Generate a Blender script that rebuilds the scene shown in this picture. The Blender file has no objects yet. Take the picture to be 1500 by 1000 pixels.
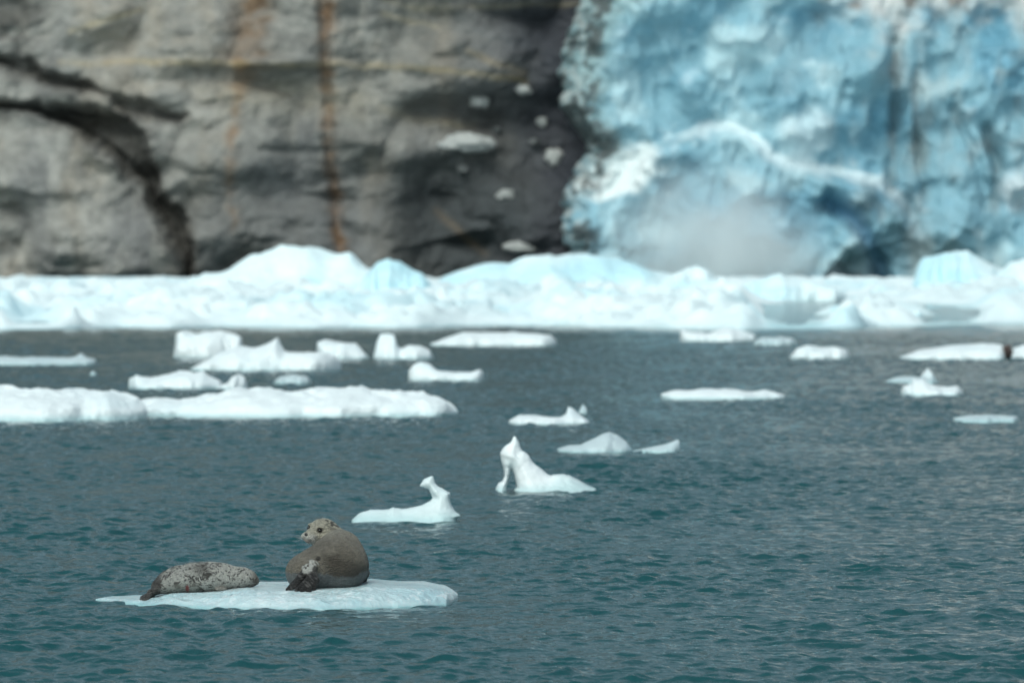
import bpy, math, numpy as np
from mathutils import Vector

S = bpy.context.scene
# ------------------------------------------------------------------ camera
CAM_H = 3.15            # metres above the water
F_PX = 9230.0           # focal length for a 1500 px wide picture
HORIZON = 385.0
cam = bpy.data.cameras.new('camera'); camo = bpy.data.objects.new('camera', cam)
S.collection.objects.link(camo); S.camera = camo
cam.sensor_width = 36; cam.lens = F_PX * 36 / 1500
PITCH = math.atan((500 - HORIZON) / F_PX)
camo.location = (0, 0, CAM_H); camo.rotation_euler = (math.pi / 2 - PITCH, 0, 0)
cam.clip_start = 0.5; cam.clip_end = 20000
cam.dof.use_dof = True; cam.dof.focus_distance = 58.3; cam.dof.aperture_fstop = 3.3

# ------------------------------------------------------------------ light
SUN_EL, SUN_AZ = math.radians(52), math.radians(205)      # azimuth clockwise from +Y
w = bpy.data.worlds.new('World'); S.world = w; w.use_nodes = True
nt = w.node_tree; bg = nt.nodes['Background']
sky = nt.nodes.new('ShaderNodeTexSky'); sky.sky_type = 'NISHITA'; sky.sun_disc = False
sky.sun_elevation = SUN_EL; sky.sun_rotation = SUN_AZ; sky.dust_density = 4; sky.air_density = 1.0
hs = nt.nodes.new('ShaderNodeHueSaturation'); hs.inputs['Saturation'].default_value = 0.55
tn = nt.nodes.new('ShaderNodeVectorMath'); tn.operation = 'MULTIPLY'; tn.inputs[1].default_value = (0.90, 1.03, 1.0)   # overcast, slightly green grey
nt.links.new(sky.outputs[0], hs.inputs['Color']); nt.links.new(hs.outputs[0], tn.inputs[0]); nt.links.new(tn.outputs[0], bg.inputs['Color'])
bg.inputs['Strength'].default_value = 0.14
sl = bpy.data.lights.new('sun', 'SUN'); so = bpy.data.objects.new('sun', sl); S.collection.objects.link(so)
sl.energy = 1.2; sl.angle = math.radians(40); sl.color = (0.98, 1.0, 0.97)
dvec = Vector((math.sin(SUN_AZ) * math.cos(SUN_EL), math.cos(SUN_AZ) * math.cos(SUN_EL), math.sin(SUN_EL)))
so.rotation_euler = dvec.to_track_quat('Z', 'Y').to_euler(); so.location = (0, -30, 60)
S.view_settings.view_transform = 'Standard'; S.view_settings.look = 'None'
S.view_settings.exposure = 0.04; S.view_settings.gamma = 1; S.view_settings.use_curve_mapping = False
S.cycles.use_denoising = True
S.cycles.max_bounces = 8; S.cycles.volume_bounces = 3
S.cycles.volume_step_rate = 2.0

# ------------------------------------------------------------------ helpers
CP, SP = math.cos(PITCH), math.sin(PITCH)
def z_at(py, Y):
    v = (500 - np.asarray(py, float)) / F_PX
    return CAM_H + Y / (CP + v * SP) * (-SP + v * CP)
def x_at(px, Y): return (np.asarray(px, float) - 750) / F_PX * Y
def px_of(X, Y): return X / Y * F_PX + 750
def y_water(py):
    v = (500 - py) / F_PX
    return CAM_H / (SP - v * CP) * (CP + v * SP)

def _h(ix, iy, iz, seed):
    a = (ix.astype(np.int64) * 374761393 + iy.astype(np.int64) * 668265263 + iz.astype(np.int64) * 2147483629 + seed * 974634777) & 0xffffffff
    a = ((a ^ (a >> 13)) * 1274126177) & 0xffffffff
    a = ((a ^ (a >> 16)) * 2246822519) & 0xffffffff
    a = a ^ (a >> 15)
    return (a & 0xffffff).astype(np.float64) / 0xffffff * 2 - 1
def vnoise(x, y, z=0.0, seed=0):
    x, y, z = np.broadcast_arrays(np.asarray(x, float), np.asarray(y, float), np.asarray(z, float))
    ix, iy, iz = np.floor(x), np.floor(y), np.floor(z)
    fx, fy, fz = x - ix, y - iy, z - iz
    u, v, t = [f * f * f * (f * (f * 6 - 15) + 10) for f in (fx, fy, fz)]
    r = 0
    for dz in ((0, 1) if np.ptp(z) > 0 or np.any(fz) else (0,)):
        wz = t if dz else 1 - t
        for dy in (0, 1):
            wy = v if dy else 1 - v
            r = r + wz * wy * (_h(ix, iy + dy, iz + dz, seed) * (1 - u) + _h(ix + 1, iy + dy, iz + dz, seed) * u)
    return r
def fbm(x, y, z=0.0, oct=4, seed=0, gain=0.5, ridged=False):
    r, a, n = 0, 1.0, 0
    x, y, z = np.broadcast_arrays(np.asarray(x, float), np.asarray(y, float), np.asarray(z, float))
    for k in range(oct):
        s = 2.03 ** k; ca, sa = math.cos(.55 + 1.1 * k), math.sin(.55 + 1.1 * k)      # turned at every octave: no grid shows
        q = vnoise((x * ca - y * sa) * s + 17.3 * k, (x * sa + y * ca) * s + 5.1 * k, z * s, seed + k)
        if ridged: q = 1 - 2 * np.abs(q)
        r = r + a * q; n += a; a *= gain
    return r / n
def sst(a, b, x):
    t = np.clip((np.asarray(x, float) - a) / (b - a), 0, 1); return t * t * (3 - 2 * t)
def gauss(x, w): return np.exp(-(x / w) ** 2)
def mixc(c, col, m):
    m = np.clip(m, 0, 1)[..., None]; return c * (1 - m) + np.array(col) * m
def polyd(P, Q, pts):
    """distance to a polyline, sign positive on its right-hand side (image coords), and the arc parameter 0..1"""
    best = np.full(np.shape(P), 1e9); sg = np.zeros(np.shape(P)); par = np.zeros(np.shape(P))
    n = len(pts) - 1
    for k in range(n):
        (x0, y0), (x1, y1) = pts[k], pts[k + 1]
        dx, dy = x1 - x0, y1 - y0
        t = np.clip(((P - x0) * dx + (Q - y0) * dy) / (dx * dx + dy * dy), 0, 1)
        ex, ey = P - x0 - t * dx, Q - y0 - t * dy
        d = np.hypot(ex, ey); c = np.sign(dx * ey - dy * ex)
        m = d < best
        best = np.where(m, d, best); sg = np.where(m, c, sg); par = np.where(m, (k + t) / n, par)
    return best, sg, par

def polysdf(P, Q, pts):
    d = np.full(np.shape(P), 1e9); ins = np.zeros(np.shape(P), bool); n = len(pts)
    for k in range(n):
        (x0, y0), (x1, y1) = pts[k], pts[(k + 1) % n]
        t = np.clip(((P - x0) * (x1 - x0) + (Q - y0) * (y1 - y0)) / ((x1 - x0) ** 2 + (y1 - y0) ** 2 + 1e-12), 0, 1)
        d = np.minimum(d, np.hypot(P - x0 - t * (x1 - x0), Q - y0 - t * (y1 - y0)))
        ins ^= ((y0 > Q) != (y1 > Q)) & (P < (x1 - x0) * (Q - y0) / (y1 - y0 + 1e-12) + x0)
    return np.where(ins, -d, d)

def mesh_obj(name, verts, faces, mat, parent=None, col=None, smooth=True):
    """verts (N,3) array, faces (M,4) or (M,3) int array -> one linked object; col (N,3) becomes attribute 'Col'"""
    verts = np.asarray(verts, np.float32); faces = np.asarray(faces, np.int32)
    me = bpy.data.meshes.new(name); k = faces.shape[1]
    me.vertices.add(len(verts)); me.vertices.foreach_set('co', verts.ravel())
    me.loops.add(faces.size); me.loops.foreach_set('vertex_index', faces.ravel())
    me.polygons.add(len(faces)); me.polygons.foreach_set('loop_start', np.arange(0, faces.size, k, dtype=np.int32))
    me.update(calc_edges=True)
    if smooth: me.polygons.foreach_set('use_smooth', np.ones(len(faces), bool))
    if col is not None:
        a = me.attributes.new('Col', 'FLOAT_COLOR', 'POINT')
        c4 = np.ones((len(verts), 4), np.float32); c4[:, :3] = np.clip(col, 0, 1)
        a.data.foreach_set('color', c4.ravel())
    me.validate()
    me.materials.append(mat)
    o = bpy.data.objects.new(name, me); S.collection.objects.link(o)
    if parent: o.parent = parent
    return o
def grid_faces(nu, nv):
    i = np.arange(nu * nv).reshape(nu, nv)
    return np.stack([i[:-1, :-1].ravel(), i[1:, :-1].ravel(), i[1:, 1:].ravel(), i[:-1, 1:].ravel()], 1)
def tag(o, label=None, cat=None, group=None, kind=None):
    if label: o['label'] = label
    if cat: o['category'] = cat
    if group: o['group'] = group
    if kind: o['kind'] = kind
    return o

def surface_nets(f, org, h):
    nx, ny, nz = f.shape
    cs = (nx - 1, ny - 1, nz - 1)
    acc = np.zeros(cs + (3,)); cnt = np.zeros(cs)
    for ax in range(3):
        o1, o2 = [a for a in range(3) if a != ax]
        for b in (0, 1):
            for c in (0, 1):
                s0 = [None] * 3; s1 = [None] * 3
                s0[ax] = slice(0, cs[ax]); s1[ax] = slice(1, cs[ax] + 1)
                for q, e in ((o1, b), (o2, c)):
                    s0[q] = s1[q] = slice(e, e + cs[q])
                f0, f1 = f[tuple(s0)], f[tuple(s1)]
                m = (f0 < 0) != (f1 < 0)
                t = np.where(m, f0 / np.where(m, f0 - f1, 1), 0)
                acc[..., ax] += t; acc[..., o1] += b * m; acc[..., o2] += c * m; cnt += m
    act = cnt > 0
    idx = np.full(cs, -1, np.int64); idx[act] = np.arange(act.sum())
    ijk = np.argwhere(act)
    v = (ijk + acc[act] / cnt[act][:, None]) * h + np.array(org)
    faces = []
    for ax in range(3):
        o1, o2 = [(1, 2), (2, 0), (0, 1)][ax]
        s0 = [slice(1, -1)] * 3; s1 = [slice(1, -1)] * 3
        s0[ax] = slice(0, f.shape[ax] - 1); s1[ax] = slice(1, f.shape[ax])
        f0, f1 = f[tuple(s0)], f[tuple(s1)]
        m = (f0 < 0) != (f1 < 0)
        e = np.argwhere(m); inside = f0[m] < 0
        e[:, o1] += 1; e[:, o2] += 1
        def g(d1, d2):
            q = e.copy(); q[:, o1] += d1; q[:, o2] += d2
            return idx[q[:, 0], q[:, 1], q[:, 2]]
        a, b, c, d = g(-1, -1), g(0, -1), g(0, 0), g(-1, 0)
        qd = np.stack([a, b, c, d], 1); qd[~inside] = qd[~inside][:, ::-1]
        faces.append(qd)
    return v, np.concatenate(faces)
def smin(a, b, k):
    hh = np.clip(0.5 + 0.5 * (b - a) / k, 0, 1); return b * (1 - hh) + a * hh - k * hh * (1 - hh)
def sd_ell(X, Y, Z, c, r):
    k0 = np.sqrt(((X - c[0]) / r[0]) ** 2 + ((Y - c[1]) / r[1]) ** 2 + ((Z - c[2]) / r[2]) ** 2) + 1e-9
    k1 = np.sqrt(((X - c[0]) / r[0] ** 2) ** 2 + ((Y - c[1]) / r[1] ** 2) ** 2 + ((Z - c[2]) / r[2] ** 2) ** 2) + 1e-9
    return k0 * (k0 - 1) / k1
def sd_cone(X, Y, Z, a, b, ra, rb):
    a, b = np.array(a, float), np.array(b, float); d = b - a
    t = np.clip(((X - a[0]) * d[0] + (Y - a[1]) * d[1] + (Z - a[2]) * d[2]) / (d @ d), 0, 1)
    return np.sqrt((X - a[0] - t * d[0]) ** 2 + (Y - a[1] - t * d[1]) ** 2 + (Z - a[2] - t * d[2]) ** 2) - (ra + (rb - ra) * t)

# ------------------------------------------------------------------ materials
def new_mat(name):
    m = bpy.data.materials.new(name); m.use_nodes = True
    return m, m.node_tree, m.node_tree.nodes['Principled BSDF']
def nd(t, typ, **kw):
    n = t.nodes.new(typ)
    for k, v in kw.items():
        if k in n.inputs: n.inputs[k].default_value = v
        else: setattr(n, k, v)
    return n
def attr_mat(name, rough=0.6, noise_scale=3.0, noise_amt=0.25, bump=0.0, bump_scale=8.0, spec=0.3, sss=0.0, stretch=None, sheen=0.0):
    """base colour from the mesh's own colour layer, broken up by a 3D noise, with a noise bump"""
    m, t, b = new_mat(name)
    a = nd(t, 'ShaderNodeAttribute', attribute_name='Col')
    tc = nd(t, 'ShaderNodeTexCoord'); vec = tc.outputs['Object']
    if stretch:
        mp = nd(t, 'ShaderNodeMapping'); mp.inputs['Scale'].default_value = stretch
        t.links.new(vec, mp.inputs['Vector']); vec = mp.outputs[0]
    n = nd(t, 'ShaderNodeTexNoise', Scale=noise_scale, Detail=6.0, Roughness=0.6); t.links.new(vec, n.inputs['Vector'])
    r = nd(t, 'ShaderNodeMapRange'); r.inputs['From Min'].default_value = 0.25; r.inputs['From Max'].default_value = 0.75
    r.inputs['To Min'].default_value = 1 - noise_amt; r.inputs['To Max'].default_value = 1 + noise_amt
    t.links.new(n.outputs['Fac'], r.inputs['Value'])
    mx = nd(t, 'ShaderNodeVectorMath', operation='SCALE'); t.links.new(a.outputs['Color'], mx.inputs[0]); t.links.new(r.outputs[0], mx.inputs['Scale'])
    t.links.new(mx.outputs[0], b.inputs['Base Color'])
    b.inputs['Roughness'].default_value = rough; b.inputs['Specular IOR Level'].default_value = spec
    if sheen: b.inputs['Sheen Weight'].default_value = sheen; b.inputs['Sheen Roughness'].default_value = 0.4
    if sss:
        b.inputs['Subsurface Weight'].default_value = sss; b.inputs['Subsurface Radius'].default_value = (0.4, 0.9, 1.0); b.inputs['Subsurface Scale'].default_value = 0.08
    if bump:
        n2 = nd(t, 'ShaderNodeTexNoise', Scale=bump_scale, Detail=5.0, Roughness=0.6); t.links.new(vec, n2.inputs['Vector'])
        bp = nd(t, 'ShaderNodeBump', Strength=1.0, Distance=bump); t.links.new(n2.outputs['Fac'], bp.inputs['Height']); t.links.new(bp.outputs[0], b.inputs['Normal'])
    return m

M_ROCK = attr_mat('cliff_rock', 0.75, 0.35, 0.35, 0.5, 0.8, 0.25)
M_GLACIER = attr_mat('glacier_ice', 0.5, 0.25, 0.18, 0.5, 0.6, 0.3)
M_FARICE = attr_mat('snowy_ice', 0.6, 0.8, 0.06, 0.08, 2.0, 0.3)
M_FLOE = attr_mat('floe_ice', 0.4, 4.0, 0.06, 0.02, 9.0, 0.4)
M_WETICE = attr_mat('wet_ice', 0.22, 9.0, 0.08, 0.008, 28.0, 0.5, sss=0.25)
M_FUR = attr_mat('seal_fur', 0.5, 0.22, 0.32, 0.14, 0.4, 0.3, sheen=0.04, stretch=(.45, 1, 1.3))
M_PUPFUR = attr_mat('pup_fur', 0.55, 0.3, 0.2, 0.25, 0.5, 0.3, sheen=0.04)
def plain(name, c, rough, spec=0.5):
    m, t, b = new_mat(name)
    n = nd(t, 'ShaderNodeTexNoise', Scale=30.0, Detail=3.0)
    r = nd(t, 'ShaderNodeMixRGB'); r.inputs[1].default_value = (*[x * .8 for x in c], 1); r.inputs[2].default_value = (*[min(1, x * 1.2) for x in c], 1)
    t.links.new(n.outputs['Fac'], r.inputs[0]); t.links.new(r.outputs[0], b.inputs['Base Color'])
    b.inputs['Roughness'].default_value = rough; b.inputs['Specular IOR Level'].default_value = spec
    return m
M_EYE = plain('wet_black_eye', (0.008, 0.007, 0.006), 0.08, 0.6)
M_NOSE = plain('nose_skin', (0.012, 0.011, 0.011), 0.35)
M_WHISK = plain('whisker', (0.5, 0.48, 0.44), 0.4)
M_DIRT = plain('dark_brown_rock', (0.085, 0.06, 0.055), 0.8)

# ------------------------------------------------------------------ water: one sheet, fine waves where the camera looks
def build_water():
    ys = [42.0]
    while ys[-1] < 330: ys.append(ys[-1] * (1.0006 if ys[-1] < 110 else 1.00085))
    far = [330 * 1.02 ** k for k in range(1, 170)]
    near = [-1500, -400, -120, -40, 0, 20, 30, 36, 40]
    ys = np.array(near + ys + [y for y in far if y < 9000])
    u = np.concatenate([np.arange(-0.15, -0.095, 0.0011), np.arange(-0.095, 0.095, 0.00042), np.arange(0.095, 0.1501, 0.0011)])
    out = 0.15 * 1.35 ** np.arange(1, 24)
    u = np.concatenate([-out[::-1], u, out])
    U, Yg = np.meshgrid(u, ys, indexing='ij')
    X0 = U * np.maximum(Yg, 42.0); Y0 = Yg.copy()
    core = (np.abs(U) < 0.1501) & (Yg >= 41.9) & (Yg < 331)
    x, y = X0[core], Y0[core]
    sp = 0.00075 * y
    rng = np.random.default_rng(5)
    n = 90
    lam = np.exp(rng.uniform(np.log(0.11), np.log(1.15), n))
    th = rng.normal(math.radians(-90 + 16), 0.70, n)
    ph = rng.uniform(0, 2 * np.pi, n)
    slope = 0.28 * math.sqrt(2 / n) * np.where(lam > .55, 0.55, 1.0)
    gust = 0.95 + 0.60 * fbm(x / 5.0, y / 14.0, oct=3, seed=3) + 0.25 * vnoise(x / 1.3, y / 2.8, seed=8)
    dx = np.zeros_like(x); dy = np.zeros_like(x); dz = np.zeros_like(x)
    for k in range(n):
        kk = 2 * np.pi / lam[k]; a = slope[k] / kk
        A = a * gust * sst(1.4, 2.6, lam[k] / sp)
        kx, ky = math.cos(th[k]), math.sin(th[k])
        q = kk * (kx * x + ky * y) + ph[k]
        dz += A * np.cos(q); s = A * np.sin(q) * 0.75
        dx -= s * kx; dy -= s * ky
    fade = sst(330, 250, y) * sst(42, 43, y) * sst(0.15, 0.145, np.abs(U[core]))
    X0[core] += dx * fade; Y0[core] += dy * fade
    Z = np.zeros_like(X0); Z[core] = dz * fade
    V = np.stack([X0.ravel(), Y0.ravel(), Z.ravel()], 1)
    m, t, b = new_mat('sea_water')
    b.inputs['Base Color'].default_value = (0.0055, 0.057, 0.064, 1)
    b.inputs['Roughness'].default_value = 0.07; b.inputs['IOR'].default_value = 1.333
    tc = nd(t, 'ShaderNodeTexCoord')
    mp = nd(t, 'ShaderNodeMapping'); mp.inputs['Scale'].default_value = (1, 0.8, 1); mp.inputs['Rotation'].default_value = (0, 0, 0.2)
    t.links.new(tc.outputs['Object'], mp.inputs['Vector'])
    n1 = nd(t, 'ShaderNodeTexNoise', Scale=7.0, Detail=4.0, Roughness=0.55); t.links.new(mp.outputs[0], n1.inputs['Vector'])
    bp = nd(t, 'ShaderNodeBump', Strength=1.0, Distance=0.028); t.links.new(n1.outputs['Fac'], bp.inputs['Height'])
    n2 = nd(t, 'ShaderNodeTexNoise', Scale=1.1, Detail=3.0, Roughness=0.6); t.links.new(mp.outputs[0], n2.inputs['Vector'])
    bp2 = nd(t, 'ShaderNodeBump', Strength=1.0, Distance=0.07); t.links.new(n2.outputs['Fac'], bp2.inputs['Height'])
    t.links.new(bp.outputs[0], bp2.inputs['Normal'])
    t.links.new(bp2.outputs[0], b.inputs['Normal'])
    o = mesh_obj('water', V, grid_faces(len(u), len(ys)), m)
    if o.data.polygons[0].normal.z < 0: o.data.flip_normals()
    tag(o, 'teal grey fjord water rippled by small wind waves', 'water', kind='structure')
build_water()

# ------------------------------------------------------------------ rock cliff
CLIFF_Y = 1160.0; MPX = CLIFF_Y / F_PX
CLEFT = [(-260, 150), (-60, 146), (20, 152), (70, 160), (120, 184), (165, 212), (205, 246), (232, 290), (250, 330), (268, 375), (284, 430)]
HOLE_A = [(-230, 143), (-60, 140), (0, 148), (60, 147), (105, 153), (150, 160), (188, 164), (212, 196), (233, 236), (243, 284), (266, 306), (279, 350), (291, 405), (296, 440), (276, 440), (268, 398), (243, 352), (226, 312), (206, 276), (176, 246), (140, 217), (98, 186), (60, 163), (0, 158), (-60, 156), (-230, 158)]
HOLE_B = [(-230, 70), (-40, 76), (0, 82), (50, 92), (96, 108), (130, 123), (146, 136), (112, 139), (60, 121), (20, 103), (0, 96), (-60, 92), (-230, 88)]
HOLE_C = [(150, 132), (200, 146), (240, 160), (272, 168), (256, 176), (216, 172), (182, 166), (160, 152)]
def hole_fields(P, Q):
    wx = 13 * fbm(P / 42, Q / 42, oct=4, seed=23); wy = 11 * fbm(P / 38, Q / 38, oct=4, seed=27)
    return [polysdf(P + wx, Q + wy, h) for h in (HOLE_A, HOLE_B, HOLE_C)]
def cliff_depth(P, Q):
    """metres towards the camera at a face position given in picture columns / rows of the cliff plane"""
    wob = 9 * fbm(P / 60, Q / 60, oct=3, seed=21)
    d, s, par = polyd(P + wob, Q + wob * .7, CLEFT); sd = d * s      # positive: below / left of the cleft
    hA, hB, hC = hole_fields(P, Q)
    D = np.where(sd > 0, 6 * (1 - np.exp(-np.maximum(sd, 0) / 130)) + 1.0, 3.0 * np.exp(-np.maximum(-sd, 0) / 90))
    D = D - 11 * sst(5, -17, hA) - 6 * sst(6, -12, hB) - 4 * sst(6, -11, hC)
    D = D + 5.5 * fbm(P / 210, Q / 120, oct=3, seed=31)
    tilt = Q + 0.22 * P + 26 * vnoise(P / 130, Q / 90, seed=41)
    D = D + 1.1 * fbm(P / 190, tilt / 60, oct=3, seed=51, ridged=True) + 0.45 * fbm(P / 44, tilt / 26, oct=3, seed=61) + 6.0 * np.abs(vnoise((P + .5 * Q) / 150, (Q - .2 * P) / 85, seed=68)) + 2.6 * np.abs(vnoise(P / 80, Q / 100, seed=64)) + 1.4 * np.abs(vnoise(P / 50 + 4, Q / 34, seed=66))
    D = D + 0.3 * fbm(P / 9, Q / 7, oct=2, seed=71)
    D = D - 6 * sst(560, 640, P) * sst(300, 235, np.abs(Q - 420)) * sst(900, 700, P)
    D = D - 2.0 * gauss(polyd(P, Q, [(470, -60), (478, 120), (483, 230), (496, 340), (503, 430)])[0], 9)
    D = D + 3 * gauss(np.hypot((P - 680) / 60, (Q - 212) / 14), 1) + 2 * gauss(np.hypot((P - 390) / 120, (Q - 92) / 10), 1)
    return D
def cliff_xyz(P, Q):
    X = (P - 750) * MPX; Z = CAM_H + (HORIZON - Q) * MPX
    return X, CLIFF_Y + 0.22 * np.maximum(Z, 0) - cliff_depth(P, Q), Z
def cliff_color(P, Q):
    n1 = fbm(P / 90, Q / 60, oct=5, seed=81); n2 = fbm(P / 22, Q / 14, oct=4, seed=91); n3 = fbm(P / 60, Q / 200, oct=3, seed=95)
    c = np.zeros(P.shape + (3,)) + np.array((0.205, 0.202, 0.190))
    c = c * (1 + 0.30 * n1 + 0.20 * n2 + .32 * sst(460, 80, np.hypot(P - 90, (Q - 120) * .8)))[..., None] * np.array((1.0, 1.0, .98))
    c = mixc(c, (0.30, 0.25, 0.19), 0.45 * sst(0.0, 0.7, n3 + 0.3 * n2))
    c = mixc(c, (0.12, 0.125, 0.13), 0.6 * sst(0.05, 0.7, -n3 + .25 * n1) )
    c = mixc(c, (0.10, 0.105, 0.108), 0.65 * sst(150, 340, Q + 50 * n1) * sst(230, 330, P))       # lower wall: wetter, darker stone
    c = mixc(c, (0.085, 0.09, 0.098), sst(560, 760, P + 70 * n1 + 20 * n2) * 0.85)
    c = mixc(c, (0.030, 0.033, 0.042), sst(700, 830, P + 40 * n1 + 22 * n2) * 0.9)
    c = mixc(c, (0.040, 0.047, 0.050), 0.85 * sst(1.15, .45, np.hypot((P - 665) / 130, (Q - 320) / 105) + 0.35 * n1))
    c = mixc(c, (0.05, 0.047, 0.043), 0.75 * sst(70, 10, np.hypot(P - 10, (Q - 15) * 1.1) + 40 * n2))
    hA, hB, hC = hole_fields(P, Q)                                                                # overhang shade and wet stain painted dark into the clefts
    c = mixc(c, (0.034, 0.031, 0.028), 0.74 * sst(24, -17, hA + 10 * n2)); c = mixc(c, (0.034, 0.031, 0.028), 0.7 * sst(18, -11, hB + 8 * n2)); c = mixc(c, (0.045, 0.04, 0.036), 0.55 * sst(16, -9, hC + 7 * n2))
    # rust streaks and ochre veins
    w1 = 13 * fbm(P / 50, Q / 26, oct=4, seed=101)
    x1 = np.interp(Q, [-80, 60, 120, 200, 340], [368, 362, 348, 340, 343])
    m1 = gauss(P + w1 - x1, np.interp(Q, [-80, 100, 140, 340], [27, 26, 11, 6])) * np.interp(Q, [0, 110, 160, 330, 350], [0.85, .75, .55, .35, 0]) * (0.65 + 0.6 * n2)
    x2 = np.interp(Q, [-80, 0, 120, 220, 330, 380], [476, 478, 476, 483, 494, 503])
    m2 = gauss(P + .5 * w1 - x2, (np.interp(Q, [-80, 60, 120, 380], [17, 15, 10, 11]) * (1 + .5 * n3 + .4 * n2))) * (0.85 + 0.5 * n2)
    c = mixc(c, (0.21, 0.128, 0.072), np.clip(m1 * 1.6, 0, 1) * .85); c = mixc(c, (0.085, 0.055, 0.035), .8 * gauss(P + 2 * w1 - 372, 16) * sst(120, 60, Q) * sst(-.2, .4, n2)); c = mixc(c, (0.20, 0.115, 0.062), np.clip(m2 * (.75 + .8 * fbm(P / 30, Q / 16, oct=3, seed=105)), 0, 1) * .85)
    c = mixc(c, (0.09, 0.055, 0.03), 0.6 * gauss(P + w1 - x2 - 3, 6) * sst(-.1, .5, n2))
    for pts, wd, a, col in (([(85, 92), (190, 90), (330, 92), (400, 96), (470, 93), (560, 96), (660, 104), (770, 118)], 4.5, .55, (0.36, 0.28, 0.15)),
                       ([(100, 44), (150, 30), (200, 12)], 4, .6, (0.42, 0.34, 0.2)), ([(560, -4), (610, 12), (700, 8), (860, 2)], 4, .4, (0.35, 0.3, 0.2)),
                       ([(560, 18), (600, 28), (640, 40)], 4, .6, (0.40, 0.34, 0.24)), ([(685, 74), (720, 90), (768, 106)], 5, .6, (0.30, 0.24, 0.16)), ([(560, 160), (600, 172), (690, 184)], 8, .6, (0.26, 0.22, 0.15)),
                       ([(640, 310), (675, 340), (712, 372)], 6, .6, (0.16, 0.12, 0.08)), ([(500, 205), (600, 210), (650, 206)], 14, .5, (0.26, 0.25, 0.23)), ([(330, 140), (430, 135), (520, 150)], 26, .3, (0.33, 0.28, 0.19))):
        dd = polyd(P, Q + 3 * fbm(P / 20, Q / 20, oct=2, seed=111), pts)[0]
        c = mixc(c, col, a * gauss(dd, wd) * (0.7 + 0.6 * n2))
    return c
def build_cliff():
    px = np.concatenate([[-1500, -1100, -800, -600, -460, -360, -280], np.arange(-220, 905, 2.0)])
    py = np.concatenate([np.arange(436, -70, -2.0), [-90, -130, -200, -300, -450, -650, -900, -1250, -1600, -2000]])  # upper rows out of view, height set to block sky in the water reflection
    P, Q = np.meshgrid(px, py, indexing='ij')
    X, Y, Z = cliff_xyz(P, Q)
    Y = Y + 0.35 * np.maximum(Z - 60, 0)
    C = cliff_color(P, Q); C = C * (1 - sst(60, 110, Z)[..., None]) + np.array((0.12, 0.137, 0.145)) * (.8 + .5 * fbm(X / 40, Z / 40, oct=4, seed=87))[..., None] * sst(60, 110, Z)[..., None]  # unseen upper wall toned blue-grey for its reflection in the water
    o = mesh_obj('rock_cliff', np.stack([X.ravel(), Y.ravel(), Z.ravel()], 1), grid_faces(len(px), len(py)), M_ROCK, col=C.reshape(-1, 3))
    tag(o, 'steep grey rock cliff with rust streaks rising left of the glacier', 'cliff', kind='structure')
build_cliff()

def lump(name, c, r, mat, col, seed, amp=0.35, res=20, freq=2.2):
    """an uneven closed boulder of ice or rock"""
    th = np.linspace(0, np.pi, res); ph = np.linspace(0, 2 * np.pi, 2 * res, endpoint=False)
    T, H = np.meshgrid(th, ph, indexing='ij')
    n = np.stack([np.sin(T) * np.cos(H), np.sin(T) * np.sin(H), np.cos(T)], -1)
    k = 1 + amp * fbm(n[..., 0] * freq + seed, n[..., 1] * freq, n[..., 2] * freq, oct=4, seed=seed)
    V = (n * k[..., None] * np.array(r) + np.array(c)).reshape(-1, 3)
    i = np.arange(res * 2 * res).reshape(res, 2 * res); j = np.roll(i, -1, 1)
    F = np.stack([i[:-1].ravel(), i[1:].ravel(), j[1:].ravel(), j[:-1].ravel()], 1)
    return mesh_obj(name, V, F, mat, col=np.tile(np.array(col), (len(V), 1)))
CHUNKS = [(703, 148, 14, 9, 'rounded white ice chunk lodged on the dark upper rock wall'),
          (767, 131, 11, 7, 'small white ice chunk lodged nearest below the ochre vein end'),
          (795, 178, 9, 7, 'small pale ice chunk beside the black glacier margin'),
          (684, 210, 36, 13, 'widest white ice patch lying along a rock ledge'),
          (678, 247, 8, 6, 'tiny ice chunk just under the wide ledge patch'),
          (814, 230, 14, 11, 'slanted white ice chunk on black rock next to the glacier edge'),
          (740, 286, 13, 8, 'flat white ice chunk alone on the dark lower wall'),
          (762, 362, 24, 7, 'long grey white ice patch just above the brash ice'),
          (783, 207, 7, 5, 'faint grey ice chunk among the cluster of small ones'),
          (728, 189, 7, 5, 'faint grey ice speck below the rounded white chunk')]
for k, (cx, cy, rx, rz, lab) in enumerate(CHUNKS):
    X, Y, Z = cliff_xyz(np.array([float(cx)]), np.array([float(cy)]))
    o = lump('ice_chunk', (X[0], Y[0] - 0.4, Z[0]), (rx * MPX, 1.3, rz * MPX), M_FARICE, (0.38, 0.39, 0.38) if k not in (4, 8, 9) else (0.17, 0.18, 0.18), 300 + k, amp=0.6)
    tag(o, lab, 'ice chunk', 'ice chunks lodged on the cliff')

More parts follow.
